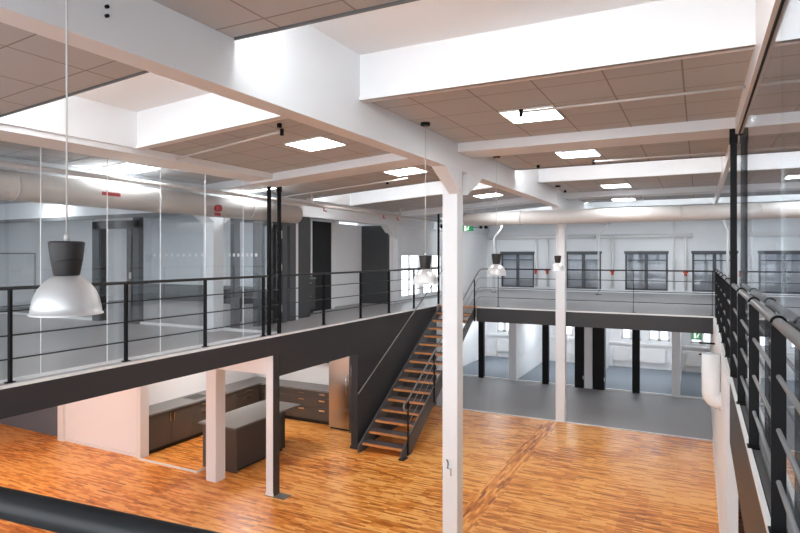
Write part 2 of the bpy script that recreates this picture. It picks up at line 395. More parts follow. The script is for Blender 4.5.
struct('trim_20', MB().box(-8.3, 5, 24.45, 24.62, 0.92, 0.98), TRIMW, 'white window sill shelf along the lower rooms', 'trim')
struct('wall_stair_side', MB().box(-8.5, -8.3, 15.9, 24.9, 0, 2.5), PLASTER, 'white side wall of the lower rooms', 'wall')
struct('wall_left', MB().box(-17.2, -17, -3, 14.4, 0, 6.6), PLASTER, 'white wall far behind the glass room', 'wall')
struct('wall_right', MB().box(5, 5.2, -3, 24.9, 0, 6.6), PLASTER, 'white outer wall on the right', 'wall')
struct('wall_back_left', MB().box(-17, -9.36, 14.2, 14.4, ZM, 6.6).box(-17, -7.0, 14.4, 14.6, 0, ZM-0.36), PLASTER, 'white rear wall of the upper room', 'wall')
struct('wall_white_panel', MB().box(-9.5, -9.28, 13.6, 15.55, ZM, 5.30).box(-9.3, -8.98, 13.46, 13.6, ZM, 5.3), PLASTER, 'white wall piece between the black doorway and dark grey wall', 'wall')
struct('wall_dark', MB().box(-9.5, -8.36, 15.55, 15.65, ZM, 5.29), DGREY, 'dark grey wall beside the rear column', 'wall')
struct('wall_white_return', MB().box(-9.5, -8.3, 15.66, 15.9, ZM, 5.7), PLASTER)
struct('wall_doorway_shade', MB().box(-9.4, -9.0, 12.36, 13.45, ZM, 5.29), DARKV, 'solid black block for the darkness of the doorway beside the tall cabinet', 'wall')  # near-black block paints the darkness inside the open doorway
# glazed bright side wall beyond the rear column
wsm = MB().box(-8.5, -8.3, 15.9, 24.9, ZM-0.3, ZM+0.12).box(-8.5, -8.3, 15.9, 24.9, 4.45, 6.6)
for a, b in ((15.9, 16.2), (17.9, 18.0), (19.7, 19.8), (21.5, 24.9)): wsm.box(-8.5, -8.3, a, b, ZM+0.12, 4.45)
struct('wall_side_far', wsm, PLASTER, 'white side wall with tall windows beyond the rear column', 'wall')
for i, (a, b) in enumerate(((16.2, 17.9), (18.0, 19.7), (19.8, 21.5))):
    t = thing('window_%d' % (31+i), (-8.4, (a+b)/2, ZM+0.12), 'tall bright window in the side wall', 'window', None, 'structure')
    f = MB(); c = (a+b)/2; x0, x1 = -8.42, -8.37; za, zb = ZM+0.12, 4.45
    f.box(x0, x1, a, b, za, za+0.06).box(x0, x1, a, b, zb-0.06, zb).box(x0, x1, a, a+0.05, za, zb).box(x0, x1, b-0.05, b, za, zb).box(x0, x1, c-0.03, c+0.03, za, zb).box(x0, x1, a, b, 3.95, 3.99)
    f.build('frame', TRIMW, t); box('pane', (-8.40, -8.394, a+0.04, b-0.04, za+0.05, zb-0.05), GLASS, t)

# lower front wall of the kitchen and slate blue part
struct('wall_kitchen_front', MB().box(-13.5, -10.73, 8.72, 8.86, 0, 2.56), PLASTER, 'white wall between the slate blue wall and the kitchen opening', 'wall')
struct('baseboard_kitchen', MB().box(-13.4, -10.72, 8.70, 8.72, 0, 0.07), TRIMW, 'white skirting on the lower white wall', 'skirting')
struct('trim_4', MB().box(-13.55, -13.34, 8.66, 8.9, 0, 2.56).box(-10.86, -10.72, 8.68, 8.9, 0, 2.56), TRIMW, 'white posts at the ends of the lower white wall', 'trim')
struct('wall_slate', MB().box(-17, -13.52, 8.84, 8.9, 0, 2.56), SLATE, 'slate blue wall under the left deck', 'wall')
dh = MB().box(-15.25, -15.19, 8.79, 8.84, 0.95, 1.15).build('door_handle', CHROME)
tag(dh, 'small pale pull handle on the slate blue wall', 'handle')
struct('wall_kitchen_side', MB().box(-11.5, -11.36, 8.86, 13.3, 0, 2.56), PLASTER, 'white splash wall behind the long kitchen counter', 'wall')
struct('wall_kitchen_back', MB().box(-11.4, -7.2, 13.15, 13.3, 0, 2.56), PLASTER, 'white wall behind the drawer units', 'wall')
# wall under the right deck
struct('wall_right_lower', MB().box(0.30, 0.42, 8.1, 20.1, 0, ZM-0.03), PLASTER, 'white wall under the right deck', 'wall')
struct('baseboard_right', MB().box(0.286, 0.30, 8.1, 15.8, 0, 0.07), TRIMW, 'white skirting under the right deck', 'skirting')
struct('wall_right_shade', MB().box(1.3, 1.4, -3, 8.2, 0, 2.6), DGREY, 'wall coloured dark for the shade deep under the right deck', 'wall')  # dark colour stands in for the darkness under the deck

# ------------------------------------------------------------ columns
def column(x, y, z0, z1, wd, m, label, haunch=None, group=None):
    h = wd/2; t = thing('column', (x, y, z0), label, 'column', group)
    box('shaft', (x-h, x+h, y-h, y+h, z0, z1), m, t, 0.006)
    if haunch:
        hm = MB()
        for sgn in (1, -1):
            hm.prism([(y+sgn*h*0.98, z1-haunch[1]), (y+sgn*h*0.98, z1+0.002), (y+sgn*(h+haunch[0]), z1+0.002)], 'x', haunch[2], haunch[3])
        hm.build('haunch', m, t)
    return t
c1 = column(-3.34, 8.3, 0, 5.63, 0.24, WHITE, 'tall white square column standing in the middle of the wood floor', (0.68, 0.33, -3.345, -3.145))
c2 = column(-3.26, 15.78, 0, 5.63, 0.24, WHITE, 'tall white column at the edge of the grey carpet', (0.6, 0.32, -3.345, -3.145))
column(-8.42, 8.55, 0, 2.56, 0.26, WHITE, 'white square column in front of the kitchen island')
column(-8.38, 8.45, ZM, 5.29, 0.27, WHITE, 'white upper column behind glass carrying the red alarm', (0.5, 0.28, -8.54, -8.21))
column(-8.30, 15.96, ZM, 5.29, 0.27, WHITE, 'white upper column beside the dark grey wall', (0.62, 0.42, -8.43, -8.19))
pc = thing('steel_post', (-6.96, 8.49, 0), 'square steel post under the left deck edge, pale front and dark side', 'post')
box('shaft', (-7.04, XL-0.012, 8.40, 8.57, 0, 2.565), WHITE, pc)
box('cladding', (XL-0.012, XL+0.002, 8.40, 8.57, 0.0, 2.565), FASCIA, pc)
box('foot_plate', (-7.06, XL+0.25, 8.38, 8.60, 0, 0.008), GREYP, pc)
box('shoe', (-7.05, XL+0.0, 8.39, 8.40, 0, 0.06), TRIMW, pc)
struct('ceiling_lower_beam', MB().box(-8.29, -7.04, 8.42, 8.66, 2.2, 2.56), PLASTER, 'white beam between the two posts under the left deck', 'beam')
# socket box and switch on the central column
sb = thing('socket_box', (-3.36, 8.17, 0.9), 'small white socket box on the middle column', 'socket box')
box('housing', (-3.40, -3.31, 8.12, 8.18, 1.07, 1.18), WHITEG, sb, 0.004)
MB().tube([(-3.36, 8.15, 1.18), (-3.35, 8.14, 1.25), (-3.36, 8.15, 1.29), (-3.39, 8.17, 1.30)], 0.008, 8).build('cable', BLACK, sb)
tag(MB().box(-3.475, -3.458, 8.2, 8.27, 0.98, 1.18).build('cable_duct', BLACK), 'short black strip on the shaded side of the middle column', 'cable duct')

# ------------------------------------------------------------ railings
HTS = (0.82, 0.54, 0.27)
def railing(label, p0, p1, posts, top=1.08, pr=(0.045, 0.012), rr=0.021, rodr=0.009, z=ZM, endcurve=None, postmat=BLACK, group=None, railm=None, rodm=None):
    p0 = Vector(p0); p1 = Vector(p1); d = (p1-p0).normalized(); n = Vector((-d.y, d.x, 0))
    t = thing('railing', (p0.x, p0.y, z), label, 'railing', group)
    pts = [p0+Vector((0, 0, z+top)), p1+Vector((0, 0, z+top))]
    MB().tube(pts, rr, 14).build('handrail', railm or RAILM, t)
    for h in HTS:
        MB().tube([p0+Vector((0, 0, z+h)), p1+Vector((0, 0, z+h))], rodr, 8).build('rod', rodm or RAILM, t)
    for s in posts:
        q = p0+d*s
        a, b = pr
        mb = MB(); mb.bar(q+Vector((0, 0, z+0.0)), q+Vector((0, 0, z+top-0.005)), a, b)
        bmv = mb.bm
        po = MB()
        # flat bar: wide across the railing
        wv = n*a/2; tv = d*b/2
        V = []
        for zz in (z, z+top-0.015):
            V.append([po.bm.verts.new(q+Vector((0, 0, zz))+sx*wv+sy*tv) for sx, sy in ((-1,-1),(1,-1),(1,1),(-1,1))])
        po.bm.faces.new(V[0][::-1]); po.bm.faces.new(V[1])
        for i in range(4): po.bm.faces.new((V[0][i], V[0][(i+1) % 4], V[1][(i+1) % 4], V[1][i]))
        pb = wv*1.3; tb = d*0.05
        V = []
        for zz in (z+0.001, z+0.012):
            V.append([po.bm.verts.new(q+Vector((0, 0, zz))+sx*pb+sy*tb) for sx, sy in ((-1,-1),(1,-1),(1,1),(-1,1))])
        po.bm.faces.new(V[0][::-1]); po.bm.faces.new(V[1])
        for i in range(4): po.bm.faces.new((V[0][i], V[0][(i+1) % 4], V[1][(i+1) % 4], V[1][i]))
        bmv.free()
        po.build('post', postmat, t)
    return t
Y0 = 0.6
railing('long dark steel railing along the left upper deck', (-7.02, Y0, 0), (-7.02, 16.24, 0), [y-Y0 for y in (0.9, 2.4, 3.93, 5.45, 6.9, 8.3, 10.21, 11.72, 13.12, 14.58)], pr=(0.05, 0.03))
RYS = (2.1, 3.62, 5.16, 6.62, 9.6, 11.1, 12.6, 14.1, 15.6)
rr_ = railing('heavy dark steel railing along the right upper deck', (0.37, Y0, 0), (0.37, 16.0, 0), [y-Y0 for y in RYS], top=1.10, pr=(0.068, 0.014), rr=0.027, rodr=0.013, rodm=RODM, railm=RODM)
for y in RYS:
    m_ = MB(); q = []
    for k in range(13):
        a = math.pi*k/12; q.append((0.37+0.034*math.cos(a), y, ZM+1.10+0.034*math.sin(a)))
    m_.tube(q, 0.008, 6).build('clamp', BLACK, rr_)
railing('dark steel railing along the far upper deck', (-5.095, 16.05, 0), (0.44, 16.05, 0), [0.02, 3.6, 5.38], pr=(0.03, 0.012), rr=0.019)
railing('black handrail close to the camera at the lower left', (0.30, 0.60, 0), (-6.7, -0.10, 0), [0.0, 1.9, 3.7, 5.5], top=1.10, rr=0.02, pr=(0.04, 0.012))
tp = thing('tall_post', (-7.0, 16.24, ZM), 'thin black post from deck to ceiling at the stair top', 'post')
box('shaft', (-7.035, -6.985, 16.25, 16.3, ZM, 5.80), BLACK, tp); box('head_plate', (-7.05, -6.975, 16.235, 16.315, 5.80, 5.82), BLACK, tp)
cmr = thing('camera_fixture', (-6.9, 16.2, 5.15), 'small black fixture on a bracket beside the thin black post', 'fixture')
MB().tube([(-6.86, 16.15, 5.30), (-6.80, 16.02, 5.22)], 0.04, 10).build('body', BLACK, cmr)
MB().tube([(-6.977, 16.27, 5.26), (-6.86, 16.15, 5.28)], 0.015, 8).build('bracket', BLACK, cmr)

# ------------------------------------------------------------ staircase
st = thing('staircase', (-6.2, 11.2, 0), 'open steel staircase with orange wood treads rising to the upper deck', 'staircase')
RZ = ZM/16
for k in range(1, 16):
    y = 11.28+0.3*(k-1); z = RZ*k
    tr = box('tread', (-6.72, -5.69, y, y+0.33, z-0.045, z), TREAD, st)
    box('tread_mat', (-6.71, -5.70, y+0.035, y+0.325, z, z+0.004), TREADMAT, tr)
sl = RZ/0.3
def stringer(x0, x1):
    ya, yb = 11.15, 15.82
    f = lambda y: RZ+(y-11.28)*sl
    MB().prism([(ya, 0), (11.62, 0), (yb, f(yb)-0.24), (yb, 2.9), (15.72, 2.9), (ya, f(ya)+0.05)], 'x', x0, x1).build('stringer', STRING, st)
stringer(-5.69, -5.66); stringer(-6.76, -6.72)
box('landing_plate', (-6.8, -5.62, 15.8, 16.1, ZM-0.04, ZM+0.004), TREAD, st)
box('foot', (-5.73, -5.6, 11.12, 11.34, 0, 0.02), RAILM, st)
def rz(y): return 1.24+(y-11.41)*0.588
x = -5.64
ct = [(x, 11.36, 1.02), (x, 11.25, 1.04), (x, 11.20, 1.12), (x, 11.24, 1.20), (x, 11.36, rz(11.36))]
top = ct+[(x, 15.45, rz(15.45)), (x, 15.75, 3.79), (x+0.02, 16.0, 3.95), (x+0.08, 16.05, 3.995), (-5.3, 16.05, 4.0), (-5.1, 16.05, 4.0)]
MB().tube(top, 0.019, 12).build('handrail', RODM, st)
for dz in (0.26, 0.53, 0.80):
    zt = ZM+1.08-dz
    MB().tube([(x, 11.42, rz(11.42)-dz), (x, 15.55, rz(15.55)-dz), (x, 15.95, zt-0.03), (x+0.06, 16.05, zt), (-5.1, 16.05, zt)], 0.008, 8).build('rod', RODM, st)
for y in (11.42, 12.83, 14.25, 15.65):
    box('baluster', (x-0.012, x+0.012, y-0.024, y+0.024, max(0, rz(y)-1.21), rz(y)-0.01), BLACK, st)
wr = thing('wall_handrail', (-6.8, 11.25, 1.3), 'thin sloping handrail fixed to the dark wall beside the staircase', 'handrail')
MB().tube([(-6.80, 11.25, 1.28), (-6.80, 16.1, 3.96), (-6.80, 16.24, 3.98)], 0.014, 10).build('rail', RODM, wr)
for y in (11.8, 13.2, 14.6, 15.8):
    z = 1.28+(y-11.25)*0.5526
    MB().tube([(XL, y, z-0.05), (-6.82, y, z-0.05), (-6.80, y, z)], 0.007, 6).build('bracket', RODM, wr)

# ------------------------------------------------------------ upper glass walls
def glasswall(label, x, y0, joints, z0, z1, m):
    t = thing('glass_wall', (x, y0, z0), label, 'glass wall')
    for a, b in zip(joints, joints[1:]): box('pane', (x-0.006, x+0.006, a+0.006, b-0.006, z0+0.03, z1), m, t)
    for j in joints[1:-1]: box('joint', (x-0.006, x+0.006, j-0.0025, j+0.0025, z0+0.03, z1), m if x > 0 else MARK, t)
    MBx = MB().box(x-0.02, x+0.02, joints[0], joints[-1], z0, z0+0.035); MBx.build('floor_channel', TRIMW if x < 0 else GREYP, t)
    return t
glasswall('clear glass wall behind the left railing', -7.07, -1, [-1, 0.8, 1.68, 2.56, 3.43, 4.31, 5.2, 6.07, 6.95, 7.83, 8.75], ZM, 5.72, GLASS)
glasswall('clear glass wall behind the right railing', 0.428, -1, [-1, 1.6, 4.0, 6.2, 8.02], ZM, ZC-0.21, GLASS)
hdr = struct('trim_5', MB().box(-7.12, -7.02, -3, 8.7, 5.69, 5.76), TRIMW)
struct('trim_6', MB().box(0.415, 0.44, -3, 8.02, ZC-0.22, ZC-0.2), BLACK)
for x, y, zt, lab, wd in ((-7.02, 8.46, 5.82, 'tall thin black post at the end of the left glass wall', 0.05), (-7.02, 8.75, 5.75, 'tall thin black post just beyond the end of the left glass wall', 0.05),
                  (0.368, 8.05, ZC-0.13, 'wide black post from deck to ceiling beside the right railing', 0.07)):
    t = thing('glass_wall_post', (x, y, ZM), lab, 'post')
    box('shaft', (x-wd/2, x+wd/2, y-0.03, y+0.03, ZM, zt), BLACK, t)
    box('head_bracket', (x-wd/2-0.008, x+wd/2+0.008, y-0.04, y+0.04, zt-0.18, zt-0.002), BLACK, t)

# upper partition across (door frame, glass panes, markers)
gp = thing('glass_partition', (-11, 8.6, ZM), 'grey glass partition with a framed door across the upper room', 'glass partition')
for a, b in ((-16.9, -14.4), (-14.4, -12.1), (-10.6, -9.5), (-9.5, -8.55), (-8.2, -7.15)):
    box('pane', (a+0.01, b-0.01, 8.594, 8.606, ZM+0.04, 5.2 if b < -8.5 else 5.05), GLASSG, gp)
box('head_rail', (-17, -8.55, 8.57, 8.63, 5.2, 5.28), GREYP, gp)
box('floor_rail', (-17, -12.1, 8.57, 8.63, ZM, ZM+0.05), TRIMW, gp)
box('floor_rail', (-10.6, -7.25, 8.57, 8.63, ZM, ZM+0.05), TRIMW, gp)
fr = MB().box(-12.12, -11.88, 8.54, 8.66, ZM, 5.14).box(-10.98, -10.85, 8.54, 8.66, ZM, 5.14).box(-10.78, -10.6, 8.54, 8.66, ZM, 5.2).box(-12.12, -10.6, 8.54, 8.66, 4.97, 5.14)
fr.build('door_frame', FRAMEG, gp)
db_ = box('door_leaf', (-11.88, -11.70, 8.58, 8.62, ZM+0.02, 4.97), BLACK, gp)
box('door_pane', (-11.7, -10.98, 8.594, 8.606, ZM+0.02, 4.97), GLASSG, gp)
lock = box('lock_plate', (-10.88, -10.80, 8.52, 8.54, 3.88, 4.02), CHROME, gp)
for i, xm in enumerate([-12.0, -10.93, -10.7]+[-10.2+0.17*k for k in range(10)]+[-8.12+0.11*k for k in range(7)]):
    box('marker', (xm, xm+0.05, 8.585, 8.592, 4.36, 4.42), MARK, gp)
struct('wall_bulkhead', MB().box(-17, -8.52, 8.56, 8.66, 5.28, 5.72), WHITE, 'white bulkhead above the glass partition', 'wall')

# return wall with the grey door frame beyond the posts
rd = thing('framed_door', (-8.15, 9.7, ZM), 'tall grey framed glass door standing beyond the thin black posts', 'door')
fm = MB()
for a, b in ((8.7, 8.86), (9.35, 9.5), (10.2, 10.34), (10.44, 10.66)): fm.box(-8.18, -8.08, a, b, ZM, 5.05)
fm.box(-8.18, -8.08, 8.7, 10.66, 5.05, 5.2)
fm.build('frame', FRAMEG, rd)
box('pane', (-8.14, -8.128, 8.86, 9.35, ZM, 5.05), GLASSG, rd)
box('leaf', (-8.16, -8.12, 9.5, 10.2, ZM, 5.05), DARKV, rd)
box('hinge', (-8.12, -8.09, 10.1, 10.2, 4.75, 4.92), CHROME, rd); box('hinge', (-8.12, -8.09, 10.1, 10.2, 4.05, 4.2), CHROME, rd); box('hinge', (-8.12, -8.09, 10.1, 10.2, 3.15, 3.3), CHROME, rd)
struct('trim_7', MB().box(-8.22, -8.12, 10.68, 10.8, ZM, 5.29), WHITE, 'narrow white post beside the grey framed door', 'trim')
struct('wall_return', MB().box(-8.55, -8.3, 10.9, 11.5, ZM, 5.29), DGREY)
# tall cabinet and low drawer unit
tc_ = thing('tall_cabinet', (-8.95, 12.0, ZM), 'tall dark grey cupboard above the low drawer unit', 'cabinet')
box('body', (-9.5, -8.82, 11.55, 12.25, 3.86, 5.29), GREYP, tc_)
box('side_trim', (-8.86, -8.81, 12.25, 12.31, 3.86, 5.29), WHITE, tc_)
for z in (4.15, 4.6, 4.25): box('handle', (-8.82, -8.80, 11.72, 11.75, z, z+0.12), CHROME, tc_)
lc = thing('drawer_cabinet', (-8.8, 12.2, ZM), 'low dark drawer unit on the upper deck beside the black doorway', 'cabinet')
box('body', (-9.4, -8.72, 11.2, 12.3, ZM+0.1, 3.78), DGREY, lc); box('top', (-9.4, -8.70, 11.18, 12.32, 3.78, 3.83), GREYP, lc); box('plinth', (-9.4, -8.78, 11.2, 12.3, ZM, ZM+0.1), DARKV, lc)
for a, b in ((11.22, 11.74), (11.76, 12.28)):
    for z0, z1 in ((3.06, 3.42), (3.44, 3.76)):
        dr = box('drawer', (-8.72, -8.70, a, b, z0, z1), DGREY, lc)
        box('handle', (-8.70, -8.68, (a+b)/2-0.08, (a+b)/2+0.08, z1-0.08, z1-0.05), CHROME, dr)

# doors/board seen far left through the glass
wb = thing('white_board', (-16.98, 9.5, 3.0), 'large white board on the far wall behind the grey partition', 'board')
box('panel', (-16.98, -16.94, 8.9, 10.15, 3.0, 4.42), WHITEG, wb); box('border', (-16.99, -16.95, 8.86, 10.19, 2.96, 4.46), GREYP, wb)
# long low bench unit behind the partition
bu = thing('low_bench', (-14.5, 13.8, ZM), 'pale grey low bench unit along the rear wall behind glass', 'bench')
box('body', (-16.8, -10.6, 13.68, 14.18, ZM, 3.45), GREYP, bu); box('top', (-16.85, -10.55, 13.65, 14.18, 3.45, 3.5), TRIMW, bu)
dk = thing('black_desk_unit', (-8.9, 10.3, ZM), 'small black open shelf unit behind the black posts', 'shelf unit')
box('shell', (-9.6, -9.0, 9.9, 10.4, 3.3, 3.62), DARKV, dk)
for x, y in ((-9.57, 9.93), (-9.03, 9.93), (-9.57, 10.37), (-9.03, 10.37)): box('leg', (x-0.015, x+0.015, y-0.015, y+0.015, ZM, 3.3), BLACK, dk)

# ------------------------------------------------------------ lower glass-fronted rooms
gf = thing('glazed_screen', (-4, 20.1, 0), 'long glass front with black and grey posts under the far deck', 'glass front')
for a, b in ((-8.2, -7.05), (-6.85, -5.95), (-5.65, -4.78), (-4.55, -3.65), (-2.72, -1.92), (-1.68, -0.74), (-0.52, 0.28)):
    box('pane', (a, b, 20.09, 20.1, 0.05, 2.5), GLASS, gf)
box('floor_track', (-8.2, 0.3, 20.05, 20.14, 0, 0.045), TRIMW, gf)
def dx(x): return x*20.1/19.4
for a, b, m in ((-7.06, -6.87, BLACK), (-5.94, -5.68, WHITE), (-4.77, -4.56, BLACK), (-3.38, -3.12, WHITE), (-1.90, -1.68, BLACK), (-0.75, -0.52, WHITE)):
    a2, b2 = a, b
    box('post', (a2, b2, 20.0, 20.16, 0, 2.5), m, gf)
for a, b in ((-3.68, -3.39), (-3.11, -2.75)):
    dl = box('door_leaf', (a, b, 19.96, 20.14, 0, 2.5), BLACK, gf)
    box('handle', (b-0.03 if a < -3.3 else b, b if a < -3.3 else b+0.03, 19.93, 19.96, 0.3, 0.42), CHROME, dl)
box('door_edge', (-2.76, -2.72, 20.0, 20.2, 0, 2.5), GREYP, gf)
for i, xw in enumerate((-5.8, -3.25, -0.64)):
    struct('wall_room_%s' % ('left', 'middle', 'right')[i], MB().box(xw-0.06, xw+0.06, 20.17, 24.6, 0, 2.52), PLASTER, 'white partition wall between the lower rooms', 'wall')
    struct('baseboard_room_%s' % ('left', 'middle', 'right')[i], MB().box(xw+0.06, xw+0.075, 20.17, 24.6, 0, 0.08), TRIMW)
rad = None
for i, (xc, wd) in enumerate(((-7.45, 0.7), (-6.25, 0.75), (-4.2, 0.9), (-2.75, 0.5), (-1.75, 1.2), (-0.1, 0.7))):
    t = thing('radiator', (xc, 24.5, 0.24), 'white radiator, %s' % ('in the first room from the stairs beside its side wall', 'in the first room from the stairs beside its partition', 'behind the second column base', 'narrow, beside the wide one in the third room', 'wide, in the third room', 'in the last room under the green sign')[i], 'radiator', 'radiators in the lower rooms')
    box('panel', (xc-wd/2, xc+wd/2, 24.44, 24.50, 0.26, 0.80), WHITEG, t, 0.01)
    m_ = MB()
    k = xc-wd/2+0.04
    while k < xc+wd/2-0.03: m_.box(k, k+0.012, 24.436, 24.44, 0.29, 0.77); k += 0.05
    m_.build('fins', TRIMW, t)
    MB().tube([(xc-wd/2-0.03, 24.52, 0.0), (xc-wd/2-0.03, 24.52, 0.35), (xc-wd/2+0.02, 24.5, 0.35)], 0.012, 8).build('pipe', WHITEG, t)

def running_man(x, y, z, s, parent):
    mb = MB()
    mb.box(x-0.30*s, x-0.08*s, y-0.004, y, z-0.30*s, z+0.30*s)
    mb.box(x+0.18*s, x+0.24*s, y-0.004, y, z+0.15*s, z+0.27*s)
    mb.bar((x+0.05*s, y-0.002, z-0.05*s), (x+0.2*s, y-0.002, z+0.14*s), 0.004, 0.09*s)
    mb.bar((x+0.05*s, y-0.002, z-0.05*s), (x-0.02*s, y-0.002, z-0.26*s), 0.004, 0.06*s)
    mb.bar((x+0.05*s, y-0.002, z-0.05*s), (x+0.2*s, y-0.002, z-0.2*s), 0.004, 0.06*s)
    mb.build('pictogram', SIGNW, parent)
es = thing('exit_sign', (-6.1, 16.5, 5.2), 'green exit sign hanging just beyond the middle column', 'sign')
box('board', (-6.31, -5.98, 16.48, 16.52, 5.11, 5.31), GREEN, es); running_man(-6.17, 16.475, 5.21, 0.3, es)
MB().tube([(-6.28, 16.5, 5.31), (-6.28, 16.5, 5.82)], 0.005, 6).tube([(-6.02, 16.5, 5.31), (-6.02, 16.5, 5.82)], 0.005, 6).build('hanger', TRIMW, es)
es2 = thing('exit_sign', (-0.1, 20.6, 1.9), 'small green exit sign inside the last lower room', 'sign')
box('board', (-0.22, 0.08, 20.58, 20.61, 1.74, 2.0), GREEN, es2); running_man(-0.06, 20.575, 1.87, 0.28, es2)
MB().tube([(-0.07, 20.6, 2.0), (-0.07, 20.6, 2.5)], 0.006, 6).build('hanger', TRIMW, es2)
el = thing('twin_spot', (-5.5, 16.5, 5.22), 'small black twin emergency spot beside the hanging exit sign', 'spot')
MB().tube([(-5.98, 16.5, 5.22), (-5.72, 16.5, 5.22)], 0.01, 6).build('arm', RODM, el)
MB().tube([(-5.74, 16.52, 5.22), (-5.74, 16.44, 5.22)], 0.045, 10).build('head', BLACK, el)
MB().tube([(-5.58, 16.52, 5.22), (-5.58, 16.44, 5.22)], 0.05, 10).build('head', BLACK, el)

# ------------------------------------------------------------ kitchen under the left deck
def cabinet(loc, w_, h, n_doors, label, facing, kind='doors', group='kitchen base units'):
    """facing '+x' (front towards atrium) or '-y'; loc = front lower corner, runs along +y or +x"""
    x, y = loc; t = thing('base_cabinet', (x, y, 0), label, 'kitchen cabinet', group)
    def B(name, a0, a1, d0, d1, z0, z1, m, p):   # a along the run, d depth behind front
        if facing == '+x': return box(name, (x-d1, x-d0, y+a0, y+a1, z0, z1), m, p)
        return box(name, (x+a0, x+a1, y+d0, y+d1, z0, z1), m, p)
    B('body', 0, w_, 0.02, 0.58, 0.1, h, CAB, t); B('plinth', 0, w_, 0.07, 0.55, 0, 0.1, DARKV, t)
    if kind == 'doors':
        dw = w_/n_doors
        for i in range(n_doors):
            d = B('door', i*dw+0.003, (i+1)*dw-0.003, 0, 0.02, 0.11, h-0.01, CAB, t)
            a = (i+1)*dw-0.05 if i % 2 == 0 else i*dw+0.05
            B('handle', a-0.012, a+0.012, -0.03, 0, h-0.24, h-0.05, CHROME, d)
    else:
        hs = ((h-0.17, h-0.01), (h-0.42, h-0.18), (0.11, h-0.43))
        for z0, z1 in hs:
            d = B('drawer', 0.003, w_-0.003, 0, 0.02, z0, z1-0.004, CAB, t)
            B('handle', w_/2-0.09, w_/2+0.09, -0.03, 0, z1-0.08, z1-0.045, CHROME, d)
    return t
H = 0.86
cabinet((-10.72, 8.92), 1.2, H, 2, 'two door brown grey base unit at the near end of the long run', '+x')
cabinet((-10.72, 10.12), 0.75, H, 1, 'drawer base unit beside the two door unit in the long run', '+x', 'drawers')
cabinet((-10.72, 10.87), 0.75, H, 1, 'single door base unit half hidden behind the white column', '+x')
cabinet((-10.72, 11.62), 0.9, H, 1, 'drawer base unit near the kitchen corner', '+x', 'drawers')
cabinet((-10.60, 12.55), 0.95, H, 1, 'drawer unit of the rear run next to the corner', '-y', 'drawers')
cabinet((-9.65, 12.55), 0.66, H, 1, 'drawer unit in the middle of the rear run', '-y', 'drawers')
cabinet((-8.99, 12.55), 0.64, H, 1, 'drawer unit of the rear run beside the fridge', '-y', 'drawers')
ct_ = MB().box(-11.36, -10.68, 8.9, 13.13, 0.86, 0.90).box(-10.68, -8.34, 12.5, 13.13, 0.86, 0.90).build('worktop', STONE)
tag(ct_, 'grey stone corner worktop along the kitchen base units', 'worktop')
sk = thing('sink_basin', (-11.0, 10.5, 0.9), 'small steel sink set in the long grey worktop', 'sink')
MB().box(-11.22, -10.84, 10.3, 10.32, 0.90, 0.906).box(-11.22, -10.84, 10.78, 10.8, 0.90, 0.906).box(-11.24, -11.22, 10.3, 10.8, 0.90, 0.906).box(-10.84, -10.82, 10.3, 10.8, 0.90, 0.906).build('rim', STEEL, sk)
box('bowl', (-11.22, -10.84, 10.32, 10.78, 0.9, 0.902), DGREY, sk)
uc = thing('wall_cupboard', (-9.4, 12.95, 1.42), 'dark upper cupboard on the kitchen rear wall', 'kitchen cabinet')
box('body', (-11.3, -8.36, 12.78, 13.13, 1.56, 2.2), DGREY, uc)
for i in range(4): box('door', (-11.3+0.735*i+0.003, -11.3+0.735*(i+1)-0.003, 12.76, 12.78, 1.57, 2.19), DGREY, uc)
fg = thing('tall_fridge', (-8.03, 12.35, 0), 'tall stainless steel fridge beside the dark stair wall', 'fridge')
box('body', (-8.33, -7.73, 12.38, 13.0, 0.05, 2.3), GREYP, fg)
box('door', (-8.33, -7.73, 12.35, 12.38, 0.06, 2.3), STEEL, fg)
box('base', (-8.32, -7.74, 12.4, 13.0, 0, 0.05), DARKV, fg)
MB().tube([(-7.79, 12.31, 0.9), (-7.79, 12.31, 1.4)], 0.01, 8).build('handle', CHROME, fg)
td = thing('tall_cupboard', (-7.4, 12.3, 0), 'dark tall cupboard front between the fridge and stair wall', 'cabinet')
box('body', (-7.7, -7.18, 12.3, 13.0, 0, 2.5), CABD, td); MB().tube([(-7.62, 12.27, 1.1), (-7.62, 12.27, 1.7)], 0.01, 8).build('handle', CHROME, td)
isl = thing('kitchen_island', (-8.75, 9.8, 0), 'dark kitchen island with a grey overhanging top', 'kitchen island')
box('body', (-9.15, -8.3, 9.0, 10.55, 0.06, 0.88), CABD, isl); box('plinth', (-9.1, -8.34, 9.03, 10.5, 0, 0.06), DARKV, isl)
box('side_panel', (-9.18, -8.27, 8.96, 9.0, 0.0, 0.88), CAB, isl)
box('top', (-9.3, -8.27, 8.93, 11.1, 0.88, 0.915), STONE, isl, 0.004)
# lamps added under the decks to light the kitchen, hall floor and lower rooms
for n, (x, y, sx, sy, z, m, lab) in enumerate(((-9.7, 10.6, 0.5, 1.2, 2.558, KFILL, 'added warm ceiling lamp over the kitchen'), (-12.2, 6.2, 0.8, 0.5, 2.558, KFILL, 'added warm ceiling lamp over the floor before the white wall'),
        (-7.0, 22.3, 1.4, 0.5, 2.518, RFILL, 'added ceiling lamp of the first lower room'), (-4.5, 22.3, 1.4, 0.5, 2.518, RFILL, 'added ceiling lamp of the second lower room'), (-2.0, 22.3, 1.4, 0.5, 2.518, RFILL, 'added ceiling lamp of the third lower room'), (-0.15, 22.3, 0.6, 0.6, 2.518, RFILL, 'added ceiling lamp of the last lower room'))):
    o = box('added_lamp', (x-sx/2, x+sx/2, y-sy/2, y+sy/2, z-0.02, z), m)
    tag(o, lab, 'added lamp')

